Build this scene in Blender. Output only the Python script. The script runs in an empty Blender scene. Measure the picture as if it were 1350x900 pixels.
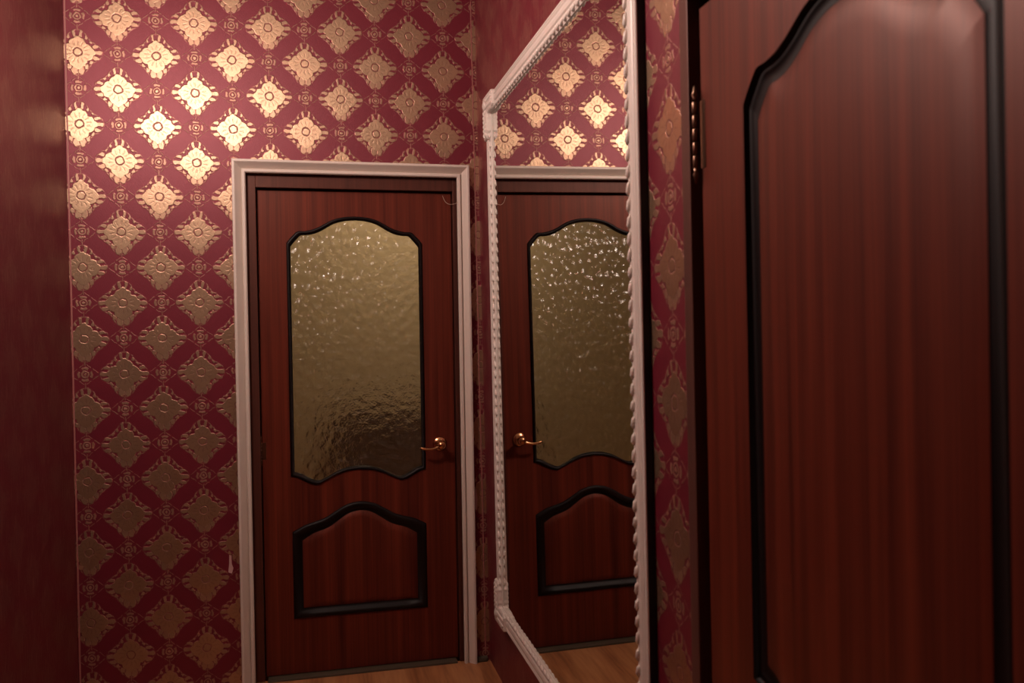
import bpy, bmesh, math, random
from mathutils import Vector, Matrix
random.seed(4)
sc = bpy.context.scene
COL = sc.collection

# ------------------------------------------------------------------ camera
F_PX = 1127.81
cam = bpy.data.objects.new('camera', bpy.data.cameras.new('camera')); COL.objects.link(cam)
cam.data.sensor_width = 36.0
cam.data.lens = F_PX / 1350 * 36.0
cam.data.clip_start = 0.02
r_ = Vector((0.97353086, -0.22800586, -0.01584265))
u_ = Vector((0.0189083, 0.01126727, 0.99975773))
f_ = Vector((0.22777212, 0.97359456, -0.01528024))
EYE = 1.428
cam.matrix_world = Matrix(((r_.x, u_.x, -f_.x, 0), (r_.y, u_.y, -f_.y, 0), (r_.z, u_.z, -f_.z, EYE), (0, 0, 0, 1)))
cam.data.dof.use_dof = True
cam.data.dof.focus_distance = 3.2
cam.data.dof.aperture_fstop = 4.0
sc.camera = cam

# ------------------------------------------------------------------ world, light, exposure
w = bpy.data.worlds.new('world'); sc.world = w; w.use_nodes = True
w.node_tree.nodes['Background'].inputs[0].default_value = (0.010, 0.008, 0.007, 1)
w.node_tree.nodes['Background'].inputs[1].default_value = 0.3

def point_light(name, loc, watts, col, radius):
    l = bpy.data.lights.new(name, 'POINT'); l.energy = watts; l.color = col; l.shadow_soft_size = radius
    o = bpy.data.objects.new(name, l); COL.objects.link(o); o.location = loc
    return o
LAMP = (-0.70, 2.05, 2.62)
point_light('hall_bulb_light', LAMP, 76, (1.0, 0.82, 0.72), 0.06)
point_light('room_bulb_light', (0.6, 4.7, 2.55), 21, (1.0, 0.84, 0.66), 0.10)
sc.view_settings.view_transform = 'Standard'
sc.view_settings.look = 'None'
sc.view_settings.gamma = 1.0
sc.view_settings.use_curve_mapping = False
sc.view_settings.exposure = 0.0

# ------------------------------------------------------------------ layout numbers (metres)
D = 3.604        # far wall
A = 0.7126       # right wall
B = 0.906        # left wall
H = 2.95         # ceiling
YN = -1.3        # near end of the hall
LEAN = math.atan(0.0075)   # the right wall is a little out of plumb
PIV = Vector((A, 0, EYE))
M_R = Matrix.Translation(PIV) @ Matrix.Rotation(-LEAN, 4, 'Y') @ Matrix.Translation(-PIV)

# ------------------------------------------------------------------ helpers
def link(name, me, mat, parent=None):
    o = bpy.data.objects.new(name, me); COL.objects.link(o)
    if mat: me.materials.append(mat)
    if parent: o.parent = parent
    return o
def from_bm(name, bm, mat, parent=None, smooth=False, fix=True):
    if fix: bmesh.ops.recalc_face_normals(bm, faces=bm.faces)
    me = bpy.data.meshes.new(name); bm.to_mesh(me); bm.free()
    if smooth:
        for p in me.polygons: p.use_smooth = True
    return link(name, me, mat, parent)
def tag(o, label=None, cat=None, group=None, kind=None):
    if label: o['label'] = label
    if cat: o['category'] = cat
    if group: o['group'] = group
    if kind: o['kind'] = kind
    return o
def empty(name, mw=None):
    o = bpy.data.objects.new(name, None); COL.objects.link(o); o.empty_display_size = .05
    if mw is not None: o.matrix_world = mw
    return o
def box(bm, x0, y0, z0, x1, y1, z1, bevel=0):
    b2 = bmesh.new()
    vs = [b2.verts.new(p) for p in ((x0,y0,z0),(x1,y0,z0),(x1,y1,z0),(x0,y1,z0),(x0,y0,z1),(x1,y0,z1),(x1,y1,z1),(x0,y1,z1))]
    for f in ((0,3,2,1),(4,5,6,7),(0,1,5,4),(1,2,6,5),(2,3,7,6),(3,0,4,7)): b2.faces.new([vs[i] for i in f])
    if bevel: bmesh.ops.bevel(b2, geom=list(b2.edges), offset=bevel, segments=2, affect='EDGES', profile=.6)
    m = bpy.data.meshes.new('t'); b2.to_mesh(m); b2.free(); bm.from_mesh(m); bpy.data.meshes.remove(m)
def lathe(bm, prof, axis_o, axis_d, seg=24):
    d = Vector(axis_d).normalized(); o = Vector(axis_o)
    a = d.orthogonal().normalized(); b = d.cross(a)
    rings = []
    for (r, h) in prof:
        if r < 1e-6: rings.append([bm.verts.new(o + d*h)])
        else: rings.append([bm.verts.new(o + d*h + (a*math.cos(2*math.pi*i/seg) + b*math.sin(2*math.pi*i/seg))*r) for i in range(seg)])
    for R0, R1 in zip(rings, rings[1:]):
        for i in range(seg):
            j = (i+1) % seg
            q = [R0[i % len(R0)], R0[j % len(R0)], R1[j % len(R1)], R1[i % len(R1)]]
            q = list(dict.fromkeys(q))
            if len(q) > 2: bm.faces.new(q)
def tube(bm, pts, rads, seg=12, flat=1.0):
    pts = [Vector(p) for p in pts]; rings = []
    prev = None
    for i, p in enumerate(pts):
        t = (pts[min(i+1, len(pts)-1)] - pts[max(i-1, 0)]).normalized()
        a = (prev - t*prev.dot(t)).normalized() if prev else t.orthogonal().normalized()
        prev = a; b = t.cross(a)
        rings.append([bm.verts.new(p + (a*math.cos(2*math.pi*k/seg) + b*math.sin(2*math.pi*k/seg)*flat)*rads[i]) for k in range(seg)])
    for R0, R1 in zip(rings, rings[1:]):
        for k in range(seg):
            bm.faces.new([R0[k], R0[(k+1) % seg], R1[(k+1) % seg], R1[k]])
    bm.faces.new(rings[0]); bm.faces.new(rings[-1])
def catmull(P, n=6):
    out = []
    for i in range(len(P)-1):
        p0, p1, p2, p3 = P[max(i-1, 0)], P[i], P[i+1], P[min(i+2, len(P)-1)]
        for k in range(n):
            t = k/n
            out.append(tuple(.5*((2*b) + (c-a)*t + (2*a-5*b+4*c-d)*t*t + (-a+3*b-3*c+d)*t**3) for a, b, c, d in zip(p0, p1, p2, p3)))
    out.append(P[-1]); return out
def inset(P, d):
    """offset of a counter-clockwise outline towards its inside"""
    n = len(P); out = []
    for i in range(n):
        a, b, c = P[i-1], P[i], P[(i+1) % n]
        e1 = Vector((b[0]-a[0], b[1]-a[1])).normalized(); e2 = Vector((c[0]-b[0], c[1]-b[1])).normalized()
        n1 = Vector((-e1.y, e1.x)); n2 = Vector((-e2.y, e2.x))
        m = (n1+n2); m.normalize(); k = min(1.45, 1/max(.3, m.dot(n1)))
        out.append((b[0]+m.x*d*k, b[1]+m.y*d*k))
    return out
def rings_mesh(bm, fn, prof, close_in=False):
    """sweep of a (inset, height) profile round an outline fn(inset); height is towards -y"""
    rr = []; P = fn(0)
    for d, h in prof: rr.append([bm.verts.new((x, -h, z)) for x, z in fn(d)])
    for R0, R1 in zip(rr, rr[1:]):
        for i in range(len(P)):
            j = (i+1) % len(P); bm.faces.new([R0[i], R0[j], R1[j], R1[i]])
    if close_in:
        es = [bm.edges.get((rr[-1][i], rr[-1][(i+1) % len(P)])) for i in range(len(P))]
        bmesh.ops.triangle_fill(bm, use_beauty=True, edges=es)

# ------------------------------------------------------------------ materials
class N:
    """tiny wrapper so that node maths reads like maths"""
    def __init__(s, nt, sock): s.nt = nt; s.s = sock
    def _m(s, op, *o):
        n = s.nt.nodes.new('ShaderNodeMath'); n.operation = op
        for i, v in enumerate((s,)+o):
            if isinstance(v, N): s.nt.links.new(v.s, n.inputs[i])
            else: n.inputs[i].default_value = v
        return N(s.nt, n.outputs[0])
    def __add__(s, o): return s._m('ADD', o)
    __radd__ = __add__
    def __sub__(s, o): return s._m('SUBTRACT', o)
    def __mul__(s, o): return s._m('MULTIPLY', o)
    __rmul__ = __mul__
    def __truediv__(s, o): return s._m('DIVIDE', o)
    def abs(s): return s._m('ABSOLUTE')
    def cos(s): return s._m('COSINE')
    def fract(s): return s._m('FRACT')
    def sqrt(s): return s._m('SQRT')
    def max(s, o): return s._m('MAXIMUM', o)
    def min(s, o): return s._m('MINIMUM', o)
    def below(s, a, soft):     # 1 where s < a
        n = s.nt.nodes.new('ShaderNodeMapRange'); n.interpolation_type = 'SMOOTHSTEP'
        d = (s - a)
        s.nt.links.new(d.s, n.inputs[0]); n.inputs[1].default_value = -soft; n.inputs[2].default_value = soft
        n.inputs[3].default_value = 1; n.inputs[4].default_value = 0
        return N(s.nt, n.outputs[0])
def mat_new(name):
    m = bpy.data.materials.new(name); m.use_nodes = True; nt = m.node_tree
    return m, nt, nt.nodes['Principled BSDF']
def noise(nt, vec, scale, detail=3, rough=.5):
    n = nt.nodes.new('ShaderNodeTexNoise'); n.inputs['Scale'].default_value = scale; n.inputs['Detail'].default_value = detail
    n.inputs['Roughness'].default_value = rough
    if vec is not None: nt.links.new(vec, n.inputs['Vector'])
    return n
def mapping(nt, src, scale):
    m = nt.nodes.new('ShaderNodeMapping'); m.inputs['Scale'].default_value = scale; nt.links.new(src, m.inputs['Vector']); return m.outputs[0]
def ramp(nt, fac, stops):
    r = nt.nodes.new('ShaderNodeValToRGB'); e = r.color_ramp.elements
    while len(e) < len(stops): e.new(.5)
    for i, (p, c) in enumerate(stops): e[i].position = p; e[i].color = (*c, 1)
    nt.links.new(fac, r.inputs[0]); return r.outputs[0]
def mixc(nt, fac, a, b):
    n = nt.nodes.new('ShaderNodeMix'); n.data_type = 'RGBA'
    for v, s in ((fac, 0), (a, 6), (b, 7)):
        if isinstance(v, N): v = v.s
        if isinstance(v, (tuple, float, int)): n.inputs[s].default_value = v if not isinstance(v, tuple) else (*v, 1)
        else: nt.links.new(v, n.inputs[s])
    return n.outputs[2]
def bump(nt, h, strength, dist, bs):
    b = nt.nodes.new('ShaderNodeBump'); b.inputs['Strength'].default_value = strength; b.inputs['Distance'].default_value = dist
    nt.links.new(h.s if isinstance(h, N) else h, b.inputs['Height']); nt.links.new(b.outputs[0], bs.inputs['Normal']); return b

PX, PZ = 0.284, 0.2767
RED = (0.128, 0.010, 0.021)
GOLD = (0.47, 0.315, 0.20)
def wallpaper(name='wallpaper_damask', grazing_dim='none'):
    m, nt, bs = mat_new(name)
    uv = nt.nodes.new('ShaderNodeUVMap'); uv.uv_map = 'UVMap'
    wob = noise(nt, uv.outputs[0], 22, 2)
    sp = nt.nodes.new('ShaderNodeSeparateXYZ'); nt.links.new(uv.outputs[0], sp.inputs[0])
    sw = nt.nodes.new('ShaderNodeSeparateXYZ'); nt.links.new(wob.outputs['Color'], sw.inputs[0])
    U = N(nt, sp.outputs[0]) + (N(nt, sw.outputs[0]) - .5)*.035
    V = N(nt, sp.outputs[1]) + (N(nt, sw.outputs[1]) - .5)*.035
    def med(ou, ov):
        u = ((U + ou).fract() - .5)*PX; v = ((V + ov).fract() - .5)*PZ
        r = (u*u + v*v).sqrt(); th = v._m('ARCTAN2', u)
        c4 = (th*4).cos()
        core = r.below((th*6).cos().abs()*.005 + c4*.007 + .053 + (v*-.06), .0025)
        ring = (r - .0155).abs().below(.0022, .0018)
        vein = (r - .034).abs().below(.009, .003)*(th*14).cos().below(-.55, .35)
        core = core*(ring*-.75 + 1)*(vein*-.18 + 1)
        R = c4*.011 + (v*-.03) + .074
        fan = (th*18).cos()
        fringe = r.below(R + fan*.004, .002)*(r*-1).below(-.058, .0015)*(fan*-1).below(v*-9 + .35, .35)
        tips = (r - (R + .0025)).abs().below(.0024, .0014)*((th*11).cos()).abs()._m('SUBTRACT', .0)*.9
        return core.max(fringe*.80).max(tips*.5)
    def small(ou, ov):
        u = ((U + ou).fract() - .5)*PX; v = ((V + ov).fract() - .5)*PZ
        r = (u*u + v*v).sqrt(); th = v._m('ARCTAN2', u)
        dot = r.below(.0055, .0015)
        ring = (r - .0125).abs().below(.0026, .0012)
        pet = (r - .0235).abs().below(.0042, .0015)*((th*4).cos()*-1).below(.45, .3)
        stem = (u.abs()).below(.0016, .001)*(v.abs() - .045).abs().below(.012, .003)
        loop = ((u.abs()*.8 + v.abs()) - .043).abs().below(.0016, .0012)*(th*8).cos().below(.6, .4)
        return dot.max(ring*.8).max(pet*.75).max(stem*.6).max(loop*.55)
    mask = med(.5, .5).max(med(0., 0.))
    sm = small(.5, 0.).max(small(0., .5))
    full = mask.max(sm*.75)
    if grazing_dim != 'none':     # same damask: gold's grazing-view dimming painted in, as faint figure and vertical streaks
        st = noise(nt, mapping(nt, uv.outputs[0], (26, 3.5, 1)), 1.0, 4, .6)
        dimmed_full = full*.09 + N(nt, st.outputs[0])._m('MULTIPLY_ADD', 1.2, -.62).max(0.0).min(.16)
        if grazing_dim == 'all': full = dimmed_full
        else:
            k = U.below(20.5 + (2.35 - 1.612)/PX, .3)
            full = full*k + dimmed_full*(k*-1 + 1)
    fine = noise(nt, mapping(nt, uv.outputs[0], (260, 30, 1)), 1.0, 2)
    blot = noise(nt, uv.outputs[0], 5, 3)
    red = mixc(nt, N(nt, fine.outputs[0]), tuple(c*.85 for c in RED), tuple(c*1.15 for c in RED))
    gold = mixc(nt, N(nt, blot.outputs[0]), tuple(c*.85 for c in GOLD), tuple(c*1.12 for c in GOLD))
    nt.links.new(mixc(nt, full, red, gold), bs.inputs['Base Color'])
    nt.links.new((full*.85).s, bs.inputs['Metallic'])
    nt.links.new((full*-.09 + .44 + (N(nt, fine.outputs[0])-.5)*.10).s, bs.inputs['Roughness'])
    bs.inputs['Specular IOR Level'].default_value = 1.0; bs.inputs['Specular Tint'].default_value = (1, .42, .46, 1)
    bump(nt, full*1.0 + N(nt, fine.outputs[0])*.35, .8, .0014, bs)
    return m
def wood(name, dark, light, scale=1.0, rough=.36, coat=.25):
    m, nt, bs = mat_new(name)
    tc = nt.nodes.new('ShaderNodeTexCoord')
    a = noise(nt, mapping(nt, tc.outputs['Object'], (34*scale, 34*scale, .55)), 1.0, 4, .55)
    b = noise(nt, mapping(nt, tc.outputs['Object'], (170*scale, 170*scale, 2.2)), 1.0, 3)
    v = N(nt, a.outputs[0])*.7 + N(nt, b.outputs[0])*.3
    nt.links.new(ramp(nt, v.s, [(.31, dark), (.50, tuple((x+y)/2 for x, y in zip(dark, light))), (.69, light)]), bs.inputs['Base Color'])
    bs.inputs['Roughness'].default_value = rough; bs.inputs['Specular Tint'].default_value = (1, .50, .40, 1); bs.inputs['Specular IOR Level'].default_value = .48
    bs.inputs['Coat Weight'].default_value = coat; bs.inputs['Coat Roughness'].default_value = .36
    bump(nt, N(nt, b.outputs[0]), .12, .0006, bs)
    return m
def plain(name, col, rough=.5, metal=0, var=.06, coat=0, spec=.5):
    m, nt, bs = mat_new(name)
    tc = nt.nodes.new('ShaderNodeTexCoord'); n = noise(nt, tc.outputs['Object'], 14, 4)
    nt.links.new(mixc(nt, N(nt, n.outputs[0]), tuple(c*(1-var) for c in col), tuple(min(1, c*(1+var)) for c in col)), bs.inputs['Base Color'])
    bs.inputs['Roughness'].default_value = rough; bs.inputs['Metallic'].default_value = metal
    bs.inputs['Coat Weight'].default_value = coat; bs.inputs['Specular IOR Level'].default_value = spec
    return m
def floor_mat():
    m, nt, bs = mat_new('wood_look_floor')
    tc = nt.nodes.new('ShaderNodeTexCoord')
    a = noise(nt, mapping(nt, tc.outputs['Object'], (16, 1.6, 1)), 1.0, 4)
    b = noise(nt, mapping(nt, tc.outputs['Object'], (70, 5, 1)), 1.0, 3)
    v = N(nt, a.outputs[0])*.65 + N(nt, b.outputs[0])*.35
    nt.links.new(ramp(nt, v.s, [(.35, (.26, .095, .036)), (.52, (.45, .19, .075)), (.68, (.56, .27, .115))]), bs.inputs['Base Color'])
    bs.inputs['Roughness'].default_value = .42
    bump(nt, N(nt, b.outputs[0]), .15, .0006, bs)
    return m
def glass_mat():
    m, nt, bs = mat_new('pebbled_glass')
    tc = nt.nodes.new('ShaderNodeTexCoord')
    vo = nt.nodes.new('ShaderNodeTexVoronoi'); vo.feature = 'SMOOTH_F1'; vo.inputs['Scale'].default_value = 42; vo.inputs['Smoothness'].default_value = .6
    nt.links.new(mapping(nt, tc.outputs['Object'], (1, 1, .8)), vo.inputs['Vector'])
    n = noise(nt, tc.outputs['Object'], 120, 2)
    bs.inputs['Base Color'].default_value = (.95, .89, .78, 1)
    bs.inputs['Transmission Weight'].default_value = 1.0
    bs.inputs['Roughness'].default_value = .13; bs.inputs['IOR'].default_value = 1.5
    bump(nt, N(nt, vo.outputs['Distance']) + N(nt, n.outputs[0])*.22, 1.0, .0074, bs)
    return m
def mirror_mat():
    m, nt, bs = mat_new('silvered_glass')
    bs.inputs['Base Color'].default_value = (.80, .81, .78, 1); bs.inputs['Metallic'].default_value = 1; bs.inputs['Roughness'].default_value = .015
    return m
M_paper = wallpaper()
M_paper_l = wallpaper('wallpaper_painted_grazing_dim', 'all')
M_paper_r = wallpaper('wallpaper_damask_painted_grazing_dim_far', 'far')
M_wood = wood('mahogany_veneer', (.038, .0050, .0036), (.150, .025, .012), rough=.44, coat=.05)
M_jamb = wood('dark_mahogany_frame', (.034, .010, .008), (.080, .024, .016), rough=.5, coat=.1)
M_trim = wood('reddish_door_frame', (.060, .022, .018), (.11, .045, .035), rough=.5, coat=.1)
M_dark = plain('black_brown_stain', (.006, .0026, .0024), .46, spec=.20)
M_white = plain('off_white_paint', (.66, .56, .49), .42)
M_frame = plain('cream_moulding_paint', (.70, .62, .56), .40)
M_black = plain('black_backing', (.006, .004, .004), .6)
M_brass = plain('aged_brass', (.62, .33, .16), .20, metal=1)
M_hinge = plain('bronze_hinge', (.20, .12, .08), .30, metal=1)
M_floor = floor_mat(); M_glass = glass_mat(); M_mirror = mirror_mat()
M_ceil = plain('white_ceiling', (.62, .58, .54), .8)
M_grey = plain('grey_strip', (.075, .055, .035), .6)
M_seam = plain('pink_paper_edge', (.36, .13, .11), .5)
M_torn = plain('torn_paper', (.55, .36, .34), .8)
M_room = plain('room_tan_paint', (.52, .42, .27), .8)
M_room2 = plain('room_brown_dado', (.11, .070, .045), .7)
M_thread = plain('pale_thread', (.55, .40, .30), .6)

# ------------------------------------------------------------------ shell
def uv_wall(o, horiz, u0, v0):
    me = o.data; uvl = me.uv_layers.new(name='UVMap')
    for li in range(len(me.loops)):
        c = me.vertices[me.loops[li].vertex_index].co
        h = {'x': c.x, 'y': c.y}[horiz]
        uvl.data[li].uv = ((h - u0)/PX + .5 + 20, (c.z - v0)/PZ + .5 + 20)
def slab(name, outline, plane, c0, c1, mat, holes=()):
    """wall slab; outline in (horizontal, z); plane 'y' -> xz outline, 'x' -> yz outline"""
    bm = bmesh.new()
    def P(h, z, c): return (h, c, z) if plane == 'y' else (c, h, z)
    a = [bm.verts.new(P(h, z, c0)) for h, z in outline]; b = [bm.verts.new(P(h, z, c1)) for h, z in outline]
    for R in (a, b):
        es = [bm.edges.new((R[i], R[(i+1) % len(R)])) for i in range(len(R))]
        bmesh.ops.triangle_fill(bm, edges=es)
    for i in range(len(a)):
        j = (i+1) % len(a); bm.faces.new([a[i], a[j], b[j], b[i]])
    return from_bm(name, bm, mat)
OL, OR_, OT = -0.250, 0.632, 2.070        # opening of the far doorway
def notch(h0, h1, z1, a, b, t): return [(h0, 0), (a, 0), (a, t), (b, t), (b, 0), (h1, 0), (h1, z1), (h0, z1)]
wb = slab('wall_back', notch(-B-.12, A+.15, H, OL, OR_, OT), 'y', D, D+.10, M_paper); uv_wall(wb, 'x', -.574, 1.967)
tag(wb, 'far wall with crimson wallpaper and large gold medallions', 'wall', kind='structure')
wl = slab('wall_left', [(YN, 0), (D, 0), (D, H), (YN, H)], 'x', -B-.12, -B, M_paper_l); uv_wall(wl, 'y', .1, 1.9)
tag(wl, 'dim crimson wallpapered wall along the left edge', 'wall', kind='structure')
R0, R1, RT = .555, 1.535, 2.080           # opening of the right doorway
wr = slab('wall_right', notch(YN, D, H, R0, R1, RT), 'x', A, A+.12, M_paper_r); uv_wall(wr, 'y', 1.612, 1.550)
wr.matrix_world = M_R
tag(wr, 'crimson and gold papered wall carrying the mirror', 'wall', kind='structure')
wf = slab('wall_front', [(-B-.12, 0), (A+.15, 0), (A+.15, H), (-B-.12, H)], 'y', YN-.1, YN, M_paper); uv_wall(wf, 'x', 0, 1.9)
tag(wf, 'crimson papered wall behind the viewer', 'wall', kind='structure')
bm = bmesh.new(); box(bm, -B-.12, YN-.1, -.05, A+.15, D+.02, 0); fl = from_bm('floor', bm, M_floor)
tag(fl, 'orange-brown wood-look floor of the hallway', 'floor', kind='structure')
bm = bmesh.new(); box(bm, -B-.12, YN-.1, H, A+.15, D+.1, H+.05); ce = from_bm('ceiling', bm, M_ceil)
tag(ce, 'plain white hallway ceiling', 'ceiling', kind='structure')
# paper seams in the two corners and torn spots (parts of the far wall)
bm = bmesh.new(); box(bm, -B+.003, D-.0015, .05, -B+.0085, D+.001, H-.02)
from_bm('paper_seam', bm, M_seam, wb)
bm = bmesh.new()
for i in range(31):
    z = .03+i*.09; e = random.uniform(-.0008, .0008); x0 = A-.020+.0075*(EYE-z)+e
    box(bm, x0, D-.002, z, x0+.0045, D+.0005, z+.0905)
from_bm('paper_seam', bm, M_seam, wb)
def torn(cx, cz, pts):
    bm = bmesh.new(); fa = [bm.verts.new((cx+x, D-.0015, cz+z)) for x, z in pts]; fb = [bm.verts.new((cx+x, D+.0005, cz+z)) for x, z in pts]
    bm.faces.new(fa); bm.faces.new(fb)
    for i in range(len(fa)):
        j = (i+1) % len(fa); bm.faces.new([fa[i], fa[j], fb[j], fb[i]])
    o = from_bm('paper_tear', bm, M_torn, wb); o['label'] = 'small pale torn spot in the wallpaper'
torn(-.335, .495, [(-.010, -.030), (.004, -.036), (.010, -.015), (.004, .002), (.003, .035), (-.005, .040), (-.006, .004)])
torn(.672, .70, [(-.006, -.04), (.004, -.05), (.008, 0), (.002, .05), (-.005, .03)])

# room behind the far door, seen dimly through its glass
bm = bmesh.new(); box(bm, -1.2, 5.5, 0, 2.6, 5.6, 2.7); o = from_bm('wall_beyond', bm, M_room); tag(o, 'tan wall of the room behind the glazed door', 'wall', kind='structure')
cb = empty('cabinet', Matrix.Translation((.62, 5.30, 0))); tag(cb, 'low brown cabinet, a dark blur behind the far door glass', 'cabinet')
bm = bmesh.new(); box(bm, -.48, -.17, .06, .62, .195, .90, .004); box(bm, -.44, -.14, 0, .58, .19, .06); from_bm('body', bm, M_room2, cb)
bm = bmesh.new(); box(bm, -.50, -.20, .90, .64, .195, .935, .006); from_bm('cabinet_top', bm, M_room2, cb)
for x in (-.47, .075):
    bm = bmesh.new(); box(bm, x, -.19, .08, x+.535, -.171, .88, .003); dd = from_bm('cabinet_door', bm, M_room2, cb)
    bm = bmesh.new(); lathe(bm, [(0, 0), (.006, 0), (.006, .012), (.013, .02), (.009, .028), (0, .03)], (x+.27+(.22 if x < 0 else -.22), -.189, .55), (0, -1, 0), 12); from_bm('knob', bm, M_brass, dd, True)
bm = bmesh.new(); box(bm, -1.3, D+.10, 0, -1.2, 5.6, 2.7); box(bm, 2.6, D+.10, 0, 2.7, 5.6, 2.7); box(bm, -1.2, D+.10, 2.7, 2.6, 5.6, 2.75)
o = from_bm('wall_beyond_side', bm, M_room); tag(o, 'tan side walls of the room behind the glazed door', 'wall', kind='structure')
bm = bmesh.new(); box(bm, -1.2, D+.10, -.05, 2.6, 5.6, 0); o = from_bm('floor_beyond', bm, M_floor); tag(o, 'floor of the room behind the glazed door', 'floor', kind='structure')

# ------------------------------------------------------------------ doors
ARCH = [(1, 1.781), (.955, 1.797), (.905, 1.812), (.84, 1.828), (.74, 1.830), (.63, 1.836), (.51, 1.850), (.34, 1.876), (.17, 1.889), (0, 1.893)]
SILL = [(1, .846), (.90, .838), (.80, .822), (.64, .806), (.50, .820), (.34, .842), (.17, .856), (0, .860)]
LARCH = [(1, .600), (.92, .612), (.80, .628), (.62, .642), (.50, .655), (.38, .675), (.24, .697), (.12, .708), (0, .712)]
def sym(prof, hw, cx, dz=0, left_to_right=True, n=4):
    half = catmull([(cx + t*hw, z + dz) for t, z in prof], n)          # right edge -> centre
    full = half + [(2*cx - x, z) for x, z in reversed(half[:-1])]      # right -> left
    return list(reversed(full)) if left_to_right else full
def upper_outline(cx, hw, grow): return sym(SILL, hw+grow, cx, -grow) + sym(ARCH, hw+grow, cx, grow, False)
def lower_outline(cx, hw, g=0):
    n = 8; hw -= g
    return [(cx-hw + 2*hw*i/n, .240+g) for i in range(n+1)] + sym(LARCH, hw, cx, -g, False)
def leaf_mesh(w_, z0, z1, loops, th=.040):
    bm = bmesh.new()
    outer = [(0, z0), (w_, z0), (w_, z1), (0, z1)]
    sets = []
    for y in (0, th):
        es = []; vv = []
        for L in [outer] + loops:
            vs = [bm.verts.new((x, y, z)) for x, z in L]; vv.append(vs)
            es += [bm.edges.new((vs[i], vs[(i+1) % len(vs)])) for i in range(len(vs))]
        bmesh.ops.triangle_fill(bm, edges=es, use_beauty=True); sets.append(vv)
    for a, b in zip(*sets):
        for i in range(len(a)):
            j = (i+1) % len(a); bm.faces.new([a[i], a[j], b[j], b[i]])
    return bm
P_BEAD = [(0, -.001), (.001, .005), (.005, .0085), (.010, .0075), (.014, .002), (.016, -.010)]
P_LOW = [(0, -.001), (.001, .004), (.006, .0085), (.013, .0095), (.021, .006), (.028, -.003), (.034, -.008), (.041, -.008)]
P_LOW_P = [(.040, -.008), (.048, -.004), (.058, -.001), (.066, .0)]
P_GR = [(0, 0), (.0015, -.009), (.007, -.011), (.010, -.006), (.013, -.010), (.028, -.012), (.036, -.0075)]
P_GR_P = [(.035, -.0074), (.042, -.0050), (.052, -.0028), (.064, -.0012), (.080, -.0004)]
def door(name, mw, width, cx, hw, glazed):
    root = empty(name, mw)
    ufn = lambda d: upper_outline(cx, hw, .014-d)
    lfn = lambda d: lower_outline(cx, .278, d)
    up = ufn(0); low = lfn(0)
    from_bm('door_leaf', leaf_mesh(width, .012, 2.010, [up, low]), M_wood, root)
    bm = bmesh.new(); rings_mesh(bm, ufn, P_BEAD if glazed else P_GR)
    from_bm('panel_moulding', bm, M_dark, root, smooth=True)['label'] = 'dark stained moulding around the arched upper opening'
    if glazed:
        bm = bmesh.new()
        o1 = ufn(.004); f = [bm.verts.new((x, .010, z)) for x, z in o1]
        es = [bm.edges.new((f[i], f[(i+1) % len(f)])) for i in range(len(f))]
        bmesh.ops.triangle_fill(bm, edges=es, use_beauty=True)
        g = [bm.verts.new((x, .014, z)) for x, z in o1]
        es = [bm.edges.new((g[i], g[(i+1) % len(g)])) for i in range(len(g))]
        bmesh.ops.triangle_fill(bm, edges=es, use_beauty=True)
        for i in range(len(f)):
            j = (i+1) % len(f); bm.faces.new([f[i], f[j], g[j], g[i]])
        from_bm('glass_pane', bm, M_glass, root)['label'] = 'yellowish pebbled glass pane with an arched top'
    else:
        bm = bmesh.new(); rings_mesh(bm, ufn, P_GR_P, True); from_bm('upper_panel', bm, M_wood, root, True)
    bm = bmesh.new(); rings_mesh(bm, lfn, P_LOW)
    from_bm('panel_moulding', bm, M_dark, root, smooth=True)['label'] = 'dark stained moulding around the lower panel'
    bm = bmesh.new(); rings_mesh(bm, lfn, P_LOW_P, True); from_bm('lower_panel', bm, M_wood, root, True)
    return root
DL = -.207
d1 = door('door_1', Matrix.Translation((DL, D+.040, 0)), .799, .392, .266, True)
tag(d1, 'mahogany door with arched pebbled glass pane in the far wall', 'door', kind='structure')
d2 = door('door_2', M_R @ Matrix.Translation((A-.002, 1.462, 0)) @ Matrix.Rotation(-math.pi/2, 4, 'Z'), .862, .432, .262, False)
tag(d2, 'large solid mahogany panel door close by on the right', 'door', kind='structure')

def lever_handle(root, sx, z, direction, y=0):
    h = empty('door_handle'); h.parent = root; h['label'] = 'brass lever handle on a round rose'
    bm = bmesh.new(); lathe(bm, [(.0, 0), (.030, 0), (.0305, .003), (.027, .007), (.016, .0105), (.012, .012), (.0, .012)], (sx, y, z), (0, -1, 0), 28)
    from_bm('rose', bm, M_brass, h, True)
    bm = bmesh.new(); lathe(bm, [(0, .010), (.011, .010), (.0095, .022), (.011, .034), (.0165, .042), (.0195, .052), (.0165, .062), (.008, .067), (0, .068)], (sx, y, z), (0, -1, 0), 24)
    from_bm('neck', bm, M_brass, h, True)
    bm = bmesh.new()
    tube(bm, [(sx+direction*t, y-.050-.006*math.sin(t*25), z-.002-.016*math.sin(min(1, t/.085)*2.6)*.8) for t in [i*.0085 for i in range(12)]],
         [.0085, .0080, .0070, .0062, .0058, .0056, .0056, .0058, .0060, .0058, .0048, .002], 12)
    from_bm('lever', bm, M_brass, h, True)
lever_handle(d1, .527-DL, .938, -1)
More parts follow.
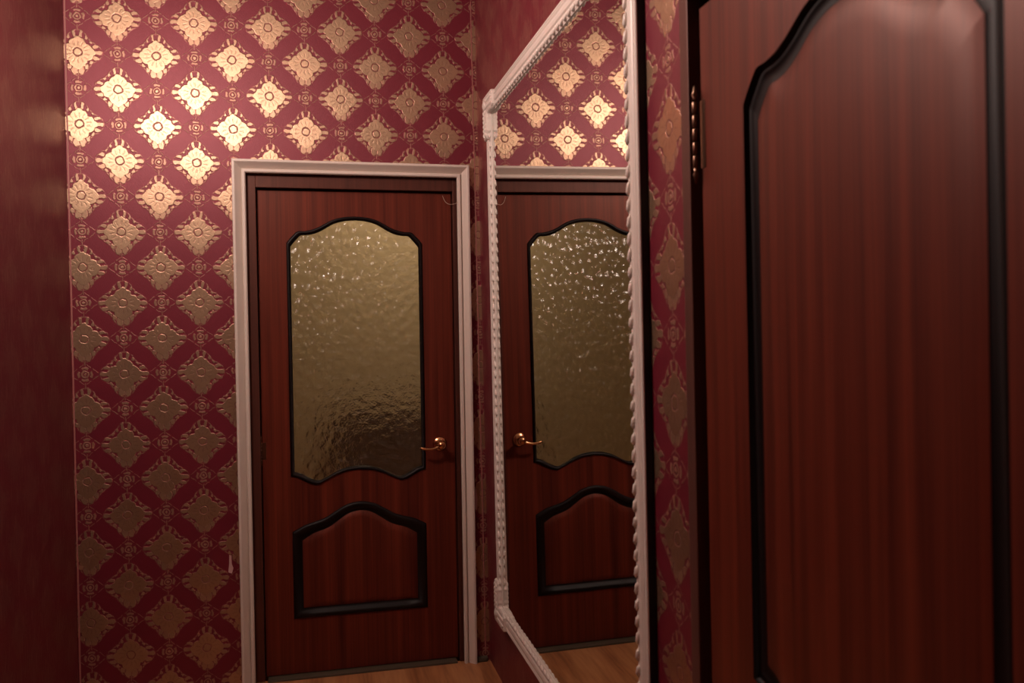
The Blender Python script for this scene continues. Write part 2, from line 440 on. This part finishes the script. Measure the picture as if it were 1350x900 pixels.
def hinge(root, x, z, half, y=-.006):
    h = empty('hinge'); h.parent = root
    bm = bmesh.new()
    k = 5
    for i in range(k):
        z0 = z-half+2*half*i/k; z1 = z-half+2*half*(i+1)/k-.0012
        lathe(bm, [(0, 0), (.0045, 0), (.0055, .002), (.0055, z1-z0-.002), (.0045, z1-z0), (0, z1-z0)], (x, y, z0), (0, 0, 1), 14)
    from_bm('knuckle', bm, M_hinge, h, True)
    for s in (-1, 1):
        bm = bmesh.new(); lathe(bm, [(0, 0), (.0055, 0), (.003, .005), (.0062, .011), (.0035, .018), (.0022, .026), (0, .030)], (x, y, z+s*half), (0, 0, s), 12)
        from_bm('finial', bm, M_hinge, h, True)
    bm = bmesh.new(); box(bm, x+.001, -.0012, z-half, x+.020, .0012, z+half, .0005); from_bm('hinge_plate', bm, M_hinge, h)
hinge(d2, -.004, 1.780, .062, -.011); hinge(d2, -.004, .30, .062, -.011)
hinge(d1, -.004, .94, .035, -.004)

# casing of the far door: mitred mouldings
def strip(bm, a, b, na, nb, prof):
    """loft of profile from point a to b (x,z); na/nb = inward direction per metre of inset (mitre)"""
    ra = [bm.verts.new((a[0]+na[0]*d, D-h, a[1]+na[1]*d)) for d, h in prof]
    rb = [bm.verts.new((b[0]+nb[0]*d, D-h, b[1]+nb[1]*d)) for d, h in prof]
    for i in range(len(prof)):
        j = (i+1) % len(prof); bm.faces.new([ra[i], ra[j], rb[j], rb[i]])
    bm.faces.new(ra); bm.faces.new(rb)
CAS = [(0, 0), (0, .030), (.002, .033), (.009, .034), (.012, .032), (.020, .0225), (.028, .013), (.0345, .005), (.036, .0145), (.039, .017), (.047, .017), (.051, .012), (.051, 0)]
cl, cr, ct = -.2985, .6625, 2.1215
t1 = empty('trim_1'); tag(t1, 'off-white moulded casing around the far door', 'door casing', kind='structure')
bm = bmesh.new(); strip(bm, (cl, 0), (cl, ct), (1, 0), (1, -1), CAS); from_bm('casing_side', bm, M_white, t1)
bm = bmesh.new(); strip(bm, (cl, ct), (cr, ct), (1, -1), (-1, -1), CAS); from_bm('casing_head', bm, M_white, t1)
CR = [(d*.86, h) for d, h in CAS]
bm = bmesh.new(); strip(bm, (cr, 0), (cr, ct), (-1, 0), (-1, -1), CAS); from_bm('casing_side', bm, M_white, t1)
# dark inner frame
t2 = empty('trim_2'); tag(t2, 'dark mahogany frame inside the white casing', 'door frame', kind='structure')
for nm, b_ in (('frame_side', (OL+.0005, D+.014, 0, DL-.004, D+.098, OT-.001)), ('frame_side', (DL+.803, D+.014, 0, OR_-.0005, D+.098, OT-.001)), ('frame_head', (DL-.004, D+.014, 2.016, DL+.803, D+.098, OT-.001))):
    bm = bmesh.new(); box(bm, *b_, .002); from_bm(nm, bm, M_jamb, t2)
for b_ in ((DL-.004, D+.082, 0, DL+.012, D+.098, 2.016), (DL+.787, D+.082, 0, DL+.803, D+.098, 2.016), (DL+.012, D+.082, 1.99, DL+.787, D+.098, 2.016)):
    bm = bmesh.new(); box(bm, *b_); from_bm('frame_stop', bm, M_dark, t2)
bm = bmesh.new(); box(bm, OL+.05, D-.004, 0, OR_-.05, D+.095, .008, .002); t4 = from_bm('trim_4', bm, M_grey)
tag(t4, 'thin grey threshold strip under the far door', 'threshold', kind='structure')
bm = bmesh.new(); box(bm, cr+.002, D-.022, 0, A-.002, D, .022, .006); bb = from_bm('baseboard_back', bm, M_grey)
tag(bb, 'short low grey skirting between casing and right corner', 'baseboard', kind='structure')
# frame of the right door
t3 = empty('trim_3', M_R.copy()); tag(t3, 'narrow dark wooden frame around the right-hand door', 'door frame', kind='structure')
for nm, b_ in (('frame_side', (A-.010, 1.498, 0, A+.10, R1, RT)), ('frame_side', (A-.010, R0, 0, A+.10, .592, RT)), ('frame_head', (A-.010, .592, 2.045, A+.10, 1.498, RT))):
    bm = bmesh.new(); box(bm, *b_, .003); from_bm(nm, bm, M_trim, t3)
for b_ in ((A+.028, 1.45, 0, A+.10, 1.498, 2.045), (A+.042, .592, 0, A+.10, .61, 2.045), (A+.042, .61, 2.0, A+.10, 1.45, 2.045)):
    bm = bmesh.new(); box(bm, *b_); from_bm('frame_stop', bm, M_dark, t3)
# thread hanging off the frame corner
bm = bmesh.new(); tube(bm, catmull([(.556, D+.036, 2.0), (.566, D+.030, 1.975), (.582, D+.020, 1.962), (.600, D-.006, 1.960), (.612, D-.016, 1.966)], 5), [.0010]*21, 6)
th = from_bm('thread', bm, M_thread, None, True); tag(th, 'thin pale thread caught at the top right of the far door frame', 'thread')

# ------------------------------------------------------------------ mirror
mir = empty('wall_mirror', M_R.copy()); tag(mir, 'tall rectangular wall mirror in a carved cream frame', 'mirror')
Y0, Y1, Z0, Z1 = 1.727, 3.312, .276, 2.328
XF, XG, XB = .686, .699, .704        # frame front, glass plane, backing front
bm = bmesh.new(); box(bm, XB, Y0+.0485, Z0+.0485, A-.0005, Y1-.0485, Z1-.0485); from_bm('backing_board', bm, M_black, mir)
bm = bmesh.new(); box(bm, XG, Y0+.05, Z0+.05, XB-.0002, Y1-.05, Z1-.05); from_bm('mirror_glass', bm, M_mirror, mir)
FP = [(0, XF+.0085), (0, XF+.006), (.002, XF+.004), (.007, XF+.003), (.011, XF+.006), (.014, XF+.003), (.018, XF+.001), (.022, XF+.004), (.026, XF+.001), (.034, XF), (.042, XF+.002), (.046, XF+.006), (.064, XF+.006), (.070, XF+.010), (.070, XG-.0002), (.050, XG-.0002), (.050, XF+.0085)]
FPB = [(.0015, XF+.0088), (.048, XF+.0088), (.048, A-.0005), (.0015, A-.0005)]
def rail(name, a, b, na, nb, FP=FP, mat=M_frame):
    bm = bmesh.new()
    ra = [bm.verts.new((x, a[0]+na[0]*d, a[1]+na[1]*d)) for d, x in FP]; rb = [bm.verts.new((x, b[0]+nb[0]*d, b[1]+nb[1]*d)) for d, x in FP]
    for i in range(len(FP)):
        j = (i+1) % len(FP); bm.faces.new([ra[i], ra[j], rb[j], rb[i]])
    bm.faces.new(ra); bm.faces.new(rb)
    from_bm(name, bm, mat, mir)
    if mat is M_frame: rail('frame_rim', a, b, na, nb, FPB, M_black)
rail('frame_stile', (Y0, Z0), (Y0, Z1), (1, 1), (1, -1)); rail('frame_stile', (Y1, Z0), (Y1, Z1), (-1, 1), (-1, -1))
rail('frame_rail', (Y0, Z0), (Y1, Z0), (1, 1), (-1, 1)); rail('frame_rail', (Y0, Z1), (Y1, Z1), (1, -1), (-1, -1))
# carved leaf beads along the inner edge: one mesh shared
def bead_mesh():
    bm = bmesh.new()
    bmesh.ops.create_icosphere(bm, subdivisions=1, radius=1)
    for v in bm.verts:
        x, y, z = v.co
        k = 1 - .35*max(0, z)
        v.co = (x*.0065*k, y*.0085*k, z*.0175)
    me = bpy.data.meshes.new('bead'); bm.to_mesh(me); bm.free()
    for p in me.polygons: p.use_smooth = True
    me.materials.append(M_frame); return me
BM_ = bead_mesh(); nb = 0
def bead(y, z, rx):
    o = bpy.data.objects.new('bead', BM_); COL.objects.link(o); o.parent = mir
    o.location = (XF+.0045, y, z); o.rotation_euler = (rx, 0, 0); o.scale = [random.uniform(.92, 1.08) for _ in range(3)]
SPB = .037
n = int((Z1-Z0-.14)/SPB)
for i in range(n):
    z = Z0+.07+SPB*(i+.5)
    bead(Y0+.060, z, .30); bead(Y1-.060, z, -.30)
n = int((Y1-Y0-.16)/SPB)
for i in range(n):
    y = Y0+.08+SPB*(i+.5)
    bead(y, Z0+.060, math.pi/2+.3); bead(y, Z1-.060, math.pi/2-.3)
# corner ornaments: L-shaped leaf carving standing proud of the frame
def corner(y, z, sy, sz):
    bm = bmesh.new()
    L = .165; W = .068
    def arm(horizontal):
        n = 16; pts_o = []; pts_i = []
        for i in range(n+1):
            t = i/n*L
            lob = .0045*abs(math.sin(i*1.35)) ; tap = max(0, (t-L*.82)/(L*.18))
            pts_o.append((t, -.003-lob+.010*tap)); pts_i.append((t, W-.002+lob*.7-.012*tap))
        return pts_o, pts_i
    o1, i1 = arm(True)
    outline = [( -.004, -.004)] + o1[1:] + list(reversed([p for p in i1 if p[0] > W])) + [(W, W)] + [(b, a) for a, b in [p for p in i1 if p[0] > W]] + [(b, a) for a, b in reversed(o1[1:])]
    def P(a, b, x): return (x, y+sy*a, z+sz*b)
    prof = [(0, XF+.004), (.001, XF-.003), (.005, XF-.007), (.012, XF-.009)]
    rr = []
    for d, x in prof: rr.append([bm.verts.new(P(a, b, x)) for a, b in inset(outline, d)])
    base = [bm.verts.new(P(a, b, XF+.008)) for a, b in outline]
    rr.insert(0, base)
    for q0, q1 in zip(rr, rr[1:]):
        for i in range(len(outline)):
            j = (i+1) % len(outline); bm.faces.new([q0[i], q0[j], q1[j], q1[i]])
    es = [bm.edges.get((rr[-1][i], rr[-1][(i+1) % len(outline)])) for i in range(len(outline))]
    bmesh.ops.triangle_fill(bm, edges=es)
    c = from_bm('corner_ornament', bm, M_frame, mir)
    # raised leaf carving on it
    bm = bmesh.new()
    def blob(a, b, ra, rb, ang, h):
        m = Matrix.Translation(P(a, b, XF-.008)) @ Matrix.Rotation(ang*sy*sz, 4, 'X') @ Matrix.Diagonal((h, ra, rb, 1))
        bmesh.ops.create_uvsphere(bm, u_segments=10, v_segments=6, radius=1, matrix=m)
    blob(.034, .034, .020, .020, 0, .009)
    for k in range(6):
        t = .062+k*.017
        for q in (.020, .046):
            blob(t, q, .011, .0065, .5 if q < .03 else -.5, .006); blob(q, t, .0065, .011, -.5 if q < .03 else .5, .006)
    from_bm('leaf_carving', bm, M_frame, c, True)
for (y, sy) in ((Y0, 1), (Y1, -1)):
    for (z, sz) in ((Z0, 1), (Z1, -1)): corner(y, z, sy, sz)

# ------------------------------------------------------------------ the hall's lamp (above the view)
lp = empty('ceiling_lamp', Matrix.Translation((LAMP[0], LAMP[1], H))); tag(lp, 'bulb over a small added light-blocking plate hanging from the hallway ceiling', 'lamp')
bm = bmesh.new(); lathe(bm, [(0, 0), (.05, 0), (.05, .012), (.03, .03), (0, .032)], (0, 0, 0), (0, 0, -1), 24); from_bm('ceiling_rose', bm, M_white, lp, True)
bm = bmesh.new(); tube(bm, [(0, 0, -.03), (0, 0, -.15)], [.003, .003], 8); lathe(bm, [(0, .14), (.014, .145), (.018, .19), (0, .19)], (0, 0, 0), (0, 0, -1), 16); from_bm('cord', bm, M_black, lp)
bm = bmesh.new(); zb = LAMP[2]-H-.088
lathe(bm, [(0, 0), (.05, 0), (.070, -.006), (.072, -.004), (.051, .004), (0, .004)], (0, 0, zb), (0, 0, -1), 32); from_bm('light_blocker_plate', bm, M_white, lp, True)  # opaque plate added under the bulb to darken the lower hall
for k in range(3):
    a = k*2*math.pi/3+.4
    bm = bmesh.new(); tube(bm, [(.068*math.cos(a), .068*math.sin(a), zb+.006), (.012*math.cos(a), .012*math.sin(a), -.16)], [.0009, .0009], 6); from_bm('chain', bm, M_hinge, lp)
